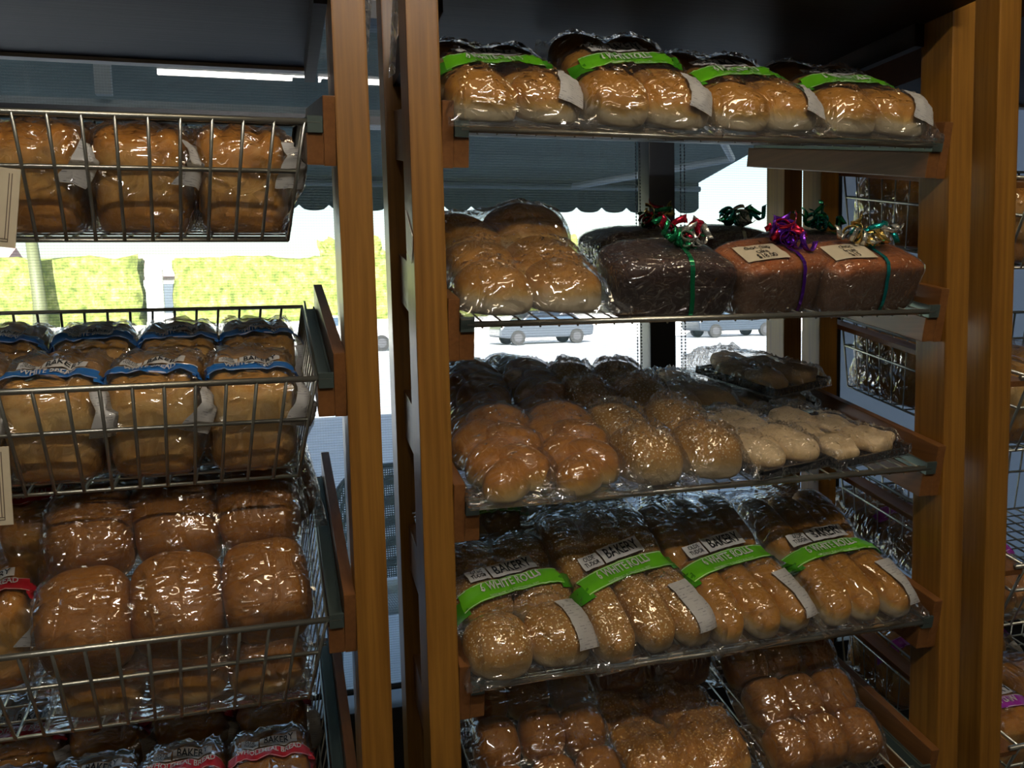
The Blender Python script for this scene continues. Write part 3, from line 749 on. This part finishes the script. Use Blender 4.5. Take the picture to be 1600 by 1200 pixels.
# --- shelf 2: buns and fruit cakes
# (buns)
r_, bv = pack('bag_of_buns', 'unlabelled clear bag of large white buns beside the ribboned fruit cakes', 'bag of buns',
              [('bigbun', -.054, .075, 0, .1, .93), ('bigbun', .056, .070, 0, -.1, .95), ('bigbun', -.050, .165, .012, 0, 1.0), ('bigbun', .058, .165, .012, 0, 1.08), ('bigbun', -.045, .26, .04, 0, 1.05), ('bigbun', .060, .27, .045, 0, 1.2)], FROST, 31, bagkw=dict(back=.04, mx=.006, crease=.7))
on_shelf(r_, .130, -.012, SH[1], w=.006, yaw=.04)
def ribbon_mat(n_, c): return plain(n_, c, .18, .75)
RB = dict(green=ribbon_mat('green_foil_ribbon', (.02, .30, .12)), purple=ribbon_mat('purple_foil_ribbon', (.16, .03, .42)), teal=ribbon_mat('teal_foil_ribbon', (.02, .38, .36)), red=ribbon_mat('red_foil_ribbon', (.55, .02, .06)), gold=ribbon_mat('gold_foil_ribbon', (.60, .42, .12)), silver=ribbon_mat('silver_foil_ribbon', (.6, .6, .55)))
def curl(mb, c, r0, turns, L, d, rs):
    """a curled flat ribbon strand"""
    d = Vector(d).normalized(); a = d.orthogonal().normalized(); b = d.cross(a); pr = None; N = int(turns*16)
    for i in range(N+1):
        u = i/N; th = 2*pi*turns*u+rs; rad = r0*(.6+.5*u)
        p_ = Vector(c)+d*(L*u)+rad*(cos(th)*a+sin(th)*b); q = d*.0042
        v1 = mb.bm.verts.new(p_-q); v2 = mb.bm.verts.new(p_+q)
        if pr: mb.bm.faces.new((pr[0], v1, v2, pr[1]))
        pr = (v1, v2)
def fruitcake(kind, label, colors, seed, card=None, band=.012, group='ribboned fruit cakes'):
    root = empty('fruit_cake', (0, 0, 0), label, 'fruit cake', group); V, Fc, m, me = shape(kind, seed % 3)
    link('cake', me, None, root)
    n_ = V-np.array([0, 0, .05]); n_ /= np.linalg.norm(n_, axis=1)[:, None]
    W_ = V+n_*(.0025+.0012*(vnoise(V, 60, seed)))[:, None]; W_[:, 2] = np.maximum(W_[:, 2], 0)
    link('wrapping', mesh_from('wrapping', W_, Fc), WRAP, root)
    bv = bvh_of(W_, Fc); top = max(W_[:, 2])
    # ribbon round the middle, front to back
    xs = .015*((seed*37) % 5-2)/2+.02; P = []
    for k in range(41):
        th = -pi*.5 + pi*2*k/40; d = Vector((0, cos(th), sin(th)))
        h = bv.ray_cast(Vector((xs+.006*sin(th*2), 0, .05)), d)[0] or Vector((xs, 0, .05))+d*.05; P.append(h+d*.0012)
    m_ = MB(); pr = None
    for p_ in P:
        v1 = m_.bm.verts.new(p_+Vector((-.0035, 0, 0))); v2 = m_.bm.verts.new(p_+Vector((.0035, 0, 0)))
        if pr: m_.bm.faces.new((pr[0], v1, v2, pr[1]))
        pr = (v1, v2)
    m_.build('ribbon_band', RB[colors[0]], root, True)
    rr = random.Random(seed)
    for cname in colors:
        m_ = MB()
        for q in range(5):
            d = (rr.uniform(-1, 1), rr.uniform(-.6, .6), rr.uniform(.15, .8))
            curl(m_, (xs+rr.uniform(-.012, .012), rr.uniform(-.01, .01), top+.004), rr.uniform(.009, .017), rr.uniform(1.0, 2.0), rr.uniform(.02, .055), d, rr.uniform(0, 6))
        o = m_.build('ribbon_curls', RB[cname], root, True); o['label'] = cname+' foil ribbon curls'
        m2 = o.modifiers.new('s', 'SOLIDIFY'); m2.thickness = .0004
    if card:
        c = stick('price_card', bv, art_grid(.068, .042, 10, 6), Vector((-.045, -.018, .1)), Vector((1, -.15, 0)).normalized(), Vector((.12, .80, .6)).normalized(), .002, CARD, root)
        for k, s_ in enumerate(card):
            stick('handwriting', bv, shiftart(text_pts(s_, .0155, .72, .004), 0, .013-.0125*k), Vector((-.045, -.018, .1)), Vector((1, -.15, 0)).normalized(), Vector((.12, .80, .6)).normalized(), .003, BLACK, c)
    return root
fc = fruitcake('darkcake', 'dark fruit cake in cling wrap with green ribbon, front of shelf beside the buns', ('green', 'red', 'silver'), 1); on_shelf(fc, .338, .058, SH[1], yaw=-.05, pitch=.20)
fc = fruitcake('cake', 'brown fruit cake with purple ribbon and handwritten $18.00 card', ('purple', 'red', 'purple'), 3, ('choc chip', 'cake', '$18.00')); on_shelf(fc, .526, .075, SH[1], yaw=.22, pitch=.24)
fc = fruitcake('cake', 'brown fruit cake with teal ribbon nearest the right post', ('teal', 'gold', 'silver'), 5, ('choc', 'fruit', '$15')); on_shelf(fc, .679, .066, SH[1], yaw=.12, pitch=.24)
fc = fruitcake('darkcake', 'dark cake topped with gold curls, behind the front dark cake', ('gold', 'green', 'red'), 7); on_shelf(fc, .40, .30, SH[1], yaw=.1)
fc = fruitcake('darkcake', 'dark cake topped with silver curls, in the back row by the mullion', ('silver', 'teal', 'green'), 9); on_shelf(fc, .595, .35, SH[1], yaw=-.1)
fc = fruitcake('darkcake', 'dark cake with green curls, in the back row nearest the rear posts', ('green', 'teal'), 12); on_shelf(fc, .71, .25, SH[1], yaw=.2)
# --- shelf 3
for i, (x, v, yaw, lb) in enumerate(((.086, .0, .0, 'clear bag with a golden plaited loaf, leftmost, touching the post'), (.206, -.004, .07, 'clear bag with a golden plaited loaf next to the sesame buns'))):
    r_, bv = pack('bag_of_plaited_loaf', lb, 'bag of plaited bread', [('plait', 0, .17, 0, 0, 1.03), ('plait', .02, .37, .04, .1, .78)], FROST, 41+i, group='plaited loaves in bags', bagkw=dict(back=.04, mx=.003, crease=.6))
    on_shelf(r_, x, v, SH[2], w=.006, yaw=yaw)
for i, (x, v, yaw, lb) in enumerate(((.305, .0, .04, 'bag of three sesame buns in a row beside the plaited loaves, toasted patch on top'), (.410, .003, .06, 'bag of three sesame buns in a row beside the pastries'))):
    r_, bv = pack('bag_of_sesame_buns', lb, 'bag of buns', [('sesbun', 0, .055, 0, 0, 1), ('sesbun', .002, .155, .006, 0, 1.0), ('sesbun', -.002, .26, .015, 0, 1.02), ('sesbun', 0, .36, .02, 0, 1.0)], FROST, 51+i, group='bags of sesame buns', bagkw=dict(back=.04, mx=.008))
    on_shelf(r_, x, v, SH[2], w=.006, yaw=yaw)
TRAYM = plain('black_tray', (.012, .013, .015), .25)
def tray_pack(label, pieces, w, l, seed):
    r_, bv = pack('tray_of_pastries', label, 'tray of pastries', [(k, x, y, .006, rz, s) for k, x, y, rz, s in pieces], WRAP, seed, 'wrapped trays of pastries', bagkw=dict(back=.012, mx=.008, edge_h=.018))
    m_ = MB(); m_.box((-w/2, -.004, .001), (w/2, l, .004), .001)
    for a, b in (((-w/2, -.004, .001), (-w/2+.004, l, .016)), ((w/2-.004, -.004, .001), (w/2, l, .016)), ((-w/2, -.004, .001), (w/2, 0, .014)), ((-w/2, l-.004, .001), (w/2, l, .014))): m_.box(a, b, .001)
    m_.build('tray', TRAYM, r_); return r_
ov = [('pastry', -.036, .062, .25, .95), ('pastry', .036, .062, .25, 1.0), ('pastry', -.036, .165, .2, .95), ('pastry', .036, .165, .2, .9)]
ck = [('cookie', -.040, .045, 1.2, .95), ('cookie', .040, .045, 1.5, .95), ('cookie', -.040, .115, 1.3, .9), ('cookie', .040, .12, 1.7, .95), ('cookie', 0, .175, .2, .9)]
r_ = tray_pack('tray of long pale pastries in wrap beside the sesame buns', ov, .15, .22, 61); on_shelf(r_, .545, .012, SH[2], yaw=.22, w=.004)
r_ = tray_pack('tray of round cracked biscuits at the right end of the pastry shelf', ck, .17, .20, 62); on_shelf(r_, .700, .030, SH[2], yaw=.22, w=.004)
r_ = tray_pack('tray of dark pastries lying flat behind the long pale pastries', ov, .15, .20, 63); on_shelf(r_, .535, .27, SH[2], yaw=.1, w=.004)
r_ = tray_pack('tray of dark biscuits lying flat in the back right corner', ck, .16, .19, 64); on_shelf(r_, .695, .29, SH[2], yaw=.1, w=.004)
r_ = tray_pack('tray of rounded pastries stacked on top of the back trays', ck, .16, .19, 65); on_shelf(r_, .72, .27, SH[2], yaw=.35, w=.052)
# --- shelf 4
g4 = 'bags of six rolls with green banners on the fourth shelf'
L4 = [('sesround', 2, 3, .094, .092, .112, 'bag of round sesame rolls with green banner beside the left post'), ('sesfinger', 3, 2, .062, .145, .305, 'bag of sesame finger rolls with green banner, standing highest'),
      ('finger', 3, 2, .059, .155, .490, 'bag of plain finger rolls with green banner, third from left'), ('finger', 3, 2, .059, .155, .683, 'bag of plain finger rolls with green banner nearest the right post')]
for i, (k, nx, ny, px_, py_, x, lb) in enumerate(L4):
    r_, bv = pack('bag_of_rolls', lb, 'bag of rolls', grid(k, nx, ny, px_, py_), seed=70+i, group=g4, bagkw=dict(back=.045, front=.008, mx=.010, crease=.4))
    brand(r_, bv, (-.004, .120, .06), (0, -.35, .93), tilt=(.16, .17, .10, .06)[i], banner=(GREEN, DGREEN), words_='6 WHITE ROLLS', bw=.165, scale=1.18)
    nutrition(r_, bv, (.070, .045, .04), (.25, -.6, .75), .040, .080, tilt=.10)
    on_shelf(r_, x, (-.004, .0, .0, .0)[i], SH[3], w=.006, yaw=(.04, .10, .10, .04)[i], pitch=(.16, .30, .27, .22)[i])
for i, (k, x, v, w_, lb) in enumerate((('round', .12, .30, .03, 'bag of rolls in the back row behind the round sesame rolls'), ('browninround', .30, .31, .05, 'bag of brown rolls in the back row behind the tall sesame finger rolls'))):
    r_, bv = pack('bag_of_rolls', lb, 'bag of rolls', grid(k, 2, 2, .09, .09), seed=80+i, group='back row bags on the fourth shelf')
    brand(r_, bv, (0, .06, .06), (0, -.6, .8), tilt=.0, banner=(GREEN, DGREEN), words_='6 WHITE ROLLS', bw=.15)
    on_shelf(r_, x, v, SH[3], w=w_, yaw=.05, pitch=.15)
# --- shelf 5
z5 = SH[4]
r_, bv = pack('bag_of_buns', 'bag of small brown buns at the bottom left, open flap standing up', 'bag of buns', grid('smallbun', 3, 3, .072, .080, sc=1.0), seed=91, bagkw=dict(back=.04, flap=.06, crease=.5)); on_shelf(r_, .150, .02, z5, w=.02, yaw=.03, pitch=.40)
r_, bv = pack('bag_of_buns', 'bag of small brown buns at the bottom right of the middle rack', 'bag of buns', grid('smallbun', 3, 4, .066, .074, sc=1.0), seed=92, bagkw=dict(back=.04, flap=.03, crease=.5)); on_shelf(r_, .610, .02, z5, w=.02, yaw=.04, pitch=.50)
r_, bv = pack('bag_of_cheese_rolls', 'bag of browned cheese rolls at the bottom middle', 'bag of rolls', grid('cheese', 2, 2, .115, .13, sc=1.25), seed=93, bagkw=dict(back=.06)); on_shelf(r_, .39, .03, z5, w=.006, yaw=.1)
r_, bv = pack('bag_of_dark_buns', 'bag of dark buns behind the cheese rolls', 'bag of buns', grid('darkbun', 2, 2, .125, .13, sc=1.0), seed=94, bagkw=dict(back=.04)); on_shelf(r_, .385, .22, z5, w=.06, yaw=.0, pitch=.1)
r_, bv = pack('bag_of_long_loaves', 'bag of long dark loaves at the back, above the bottom right buns', 'bag of loaves', [('long', 0, .04, 0, 1.5, .8), ('long', 0, .10, .0, 1.55, .8)], seed=95, bagkw=dict(back=.03)); on_shelf(r_, .62, .33, z5, w=.08, yaw=.0, pitch=.1)
r_, bv = pack('bag_of_rolls', 'bag of small dark rolls behind the bottom left buns', 'bag of rolls', grid('browninround', 2, 2, .09, .09), seed=96, bagkw=dict(back=.03)); on_shelf(r_, .135, .29, z5, w=.06, yaw=.0, pitch=.1)
r_, bv = pack('bag_of_rolls', 'bag of brown rolls at the back of the lowest shelf, middle', 'bag of rolls', grid('squarebun', 2, 1, .115, .13), seed=97, bagkw=dict(back=.03)); on_shelf(r_, .33, .36, z5, w=.10, yaw=.0, pitch=.1)

# --- loaves in the left rack baskets (basket floor is .155 below the rim)
def bagged_loaf(kind, label, seed, group, banner=None, words_=None, tail=.03, top=False):
    root = empty('bagged_loaf', (0, 0, 0), label, 'bagged loaf', group); V, Fc, m, me = shape(kind, seed % 3)
    link('loaf', me, None, root); W_, F2 = bag_shell(V, Fc, .0035, seed, tail)
    link('bag', mesh_from('loaf_bag', W_, F2), BAG, root); bv = bvh_of(W_, F2)
    if banner: brand(root, bv, (0, -.066, .15) if not top else (0, .01, .15), (0, -.6, .8) if not top else (0, -.25, 1), tilt=.0, banner=banner, words_=words_, bw=.168, scale=.84, small=False)
    nutrition(root, bv, (.060, -.085, .09), (.75, -.6, .2), .030, .062, tilt=-.3+.13*(seed % 4))
    return root
BY = .065
for i, (x, lb) in enumerate(((-.520, 'square white loaf at the left edge of the top basket'), (-.390, 'square white loaf in the middle of the top basket'), (-.262, 'square white loaf at the right end of the top basket'))):
    on_shelf(bagged_loaf('loaf', lb, 100+i, 'square loaves in the top basket'), x, BY+.105, BK[0], w=-.150, yaw=.03*(i-1))
for i, x in enumerate((-.515, -.385, -.262)):
    on_shelf(bagged_loaf('loaf', ('square loaf hidden at the back of the top basket, left', 'square loaf hidden at the back of the top basket, middle', 'square loaf hidden at the back of the top basket, right')[i], 104+i, 'back row loaves in the top basket'), x, BY+.32, BK[0], w=-.150)
pos = ('at the left edge', 'second from left', 'third from left', 'at the right end')
for i, x in enumerate((-.650, -.520, -.392, -.265)):
    on_shelf(bagged_loaf('paleloaf', 'blue banded white loaf in the front row of the second basket, '+pos[i], 110+i, 'blue banded loaves in the front row', (BLUE, BLUE), 'WHITE BREAD'), x, BY+.105, BK[1], w=-.150, yaw=.05*((i % 2)-.5))
for i, x in enumerate((-.640, -.510, -.383, -.257)):
    on_shelf(bagged_loaf('paleloaf', 'blue banded loaf in the back row of the second basket, '+pos[i], 120+i, 'blue banded loaves in the back row', (BLUE, BLUE), 'WHITE BREAD'), x, BY+.325, BK[1], w=-.150, yaw=.06)
# third basket: big bun bag, bags behind and to the left
r_, bv = pack('bag_of_buns', 'large clear bag of square brown buns bulging out of the third basket', 'bag of buns', grid('squarebun', 3, 2, .119, .135, sc=1.0), seed=130, bagkw=dict(back=.05, flap=.06, mx=.012, crease=.45), jig=.003)
on_shelf(r_, -.368, .078, BK[2], w=-.09, yaw=.06, pitch=.60)
r_, bv = pack('bag_of_buns', 'flat bag of brown buns lying under the large bag in the third basket', 'bag of buns', grid('squarebun', 3, 1, .112, .12, sc=.9), seed=131, bagkw=dict(back=.03)); on_shelf(r_, -.370, .062, BK[2], w=-.150, yaw=.0)
for i, (x, v, w_) in enumerate(((-.34, .27, .0), (-.35, .36, .02))):
    r_, bv = pack('bag_of_buns', ('dark bag of buns just behind the large bag in the third basket', 'dark bag of buns rearmost in the third basket, under the blue banded loaves')[i], 'bag of buns', grid('darkbun', 3, 1, .112, .14, sc=1.0), seed=133+i, bagkw=dict(back=.03, flap=.03)); on_shelf(r_, x, v, BK[2], w=w_, yaw=.12, pitch=.25)
for i, (x, v, w_, k) in enumerate(((-.640, .20, -.12, 'darkbun'), (-.58, .33, -.02, 'darkbun'))):
    r_ = bagged_loaf('loaf', ('red banded loaf at the left edge of the third basket', 'bagged loaf with a bakery plate behind the big bun bag')[i], 140+i, None, (RED, RED), 'WHOLEMEAL BREAD'); on_shelf(r_, x, v, BK[2], w=w_, yaw=.2, pitch=.2*i)
# fourth basket: red banded wholemeal loaves
for i, x in enumerate((-.650, -.520, -.392, -.265)):
    on_shelf(bagged_loaf('loaf', 'red banded wholemeal loaf in the bottom basket, '+pos[i], 150+i, 'red banded loaves in the bottom basket', (RED, RED), 'WHOLEMEAL BREAD', top=True), x, BY+.105, BK[3], w=-.120, yaw=.03)
    on_shelf(bagged_loaf('loaf', 'red banded loaf behind the bottom basket front row, '+pos[i], 154+i, 'red banded loaves behind the front row', (RED, RED), 'WHOLEMEAL BREAD'), x, BY+.325, BK[3], w=-.125, yaw=-.03)
# right rack baskets
rp = ('nearest the left post', 'second from the left post')
lv = ('highest', 'second', 'third', 'lowest')
for j, z in enumerate(BK):
    if j == 2: continue
    for i, x in enumerate((.120, .275)):
        for q, (v, rw) in enumerate(((BY+.105, 'front row'), (BY+.325, 'back row'))):
            bn = ((PURPLE, PURPLE), 'MULTI GRAIN') if j == 3 else (None, None)
            on_shelf(bagged_loaf('loaf' if j != 1 else 'paleloaf', 'loaf in the %s basket of the right rack, %s, %s' % (lv[j], rw, rp[i]), 160+j*4+i*2+q, 'loaves in the right rack baskets', *bn), XR+x, v, z-.05, w=-.150)
for i in range(2):
    r_, bv = pack('bag_of_rolls', ('purple banded bag of grain rolls in the right rack, at the photo edge', 'purple banded bag of grain rolls lying behind another in the right rack')[i], 'bag of rolls', grid('browninround', 2, 3, .09, .09), seed=180+i, bagkw=dict(back=.04))
    brand(r_, bv, (0, .12, .06), (0, -.4, .9), banner=(PURPLE, PURPLE), words_='MULTI GRAIN', bw=.16); on_shelf(r_, XR+.14, .07+.21*i, BK[2]-.05, w=-.148, pitch=0)

# --- small things
def card(x0, x1, z0, z1, y, label, rot=0):
    r = empty('price_card', ((x0+x1)/2, y, z0), label, 'price card'); r.rotation_euler = (-.05, rot, 0); h = (x1-x0)/2
    MB().box((-h, -.0015, 0), (h, .0005, z1-z0), .0004).build('card', CARD, r)
    m_ = MB(); a = h-.008
    for q in (0, .003): m_.box((-a+q, -.0022, .006+q), (-a+q+.0008, -.0014, z1-z0-.006)); m_.box((a-q-.0008, -.0022, .006+q), (a-q, -.0014, z1-z0-.006)); m_.box((-a, -.0022, .006+q), (a, -.0014, .0068+q))
    m_.build('border_line', plain('brown_ink', (.12, .08, .05)), r)
card(-.592, -.513, 1.590, 1.682, -.008, 'cream price card hooked on the top basket', .12)
card(-.610, -.538, 1.258, 1.352, -.006, 'cream price card hooked on the second basket')
tag(MB().poly([(-.0445, -.003, 1.60), (-.0445, .05, 1.64), (-.0445, .052, 1.585), (-.0445, .01, 1.565)], (-.001, 0, 0)).build('paper_tag', WHITE), 'white paper tag stuck on the side of the middle rack post', 'tag')
FS = plastic('clear_strip', haze=.25, base=.3)
for k, (x, y, z0, z1, lb) in enumerate(((-.090, .12, 1.86, 2.05, 'clear plastic strip hanging behind the left pair of posts, left one'), (-.055, .10, 1.83, 2.05, 'clear plastic strip hanging behind the left pair of posts, right one'))):
    m_ = MB(); m_.poly([(x, y, z0), (x+.010, y+.012, z0+.01), (x+.030, y+.012, z1), (x+.018, y, z1)], (.001, 0, 0)); tag(m_.build('plastic_strip', FS), lb, 'plastic strip')
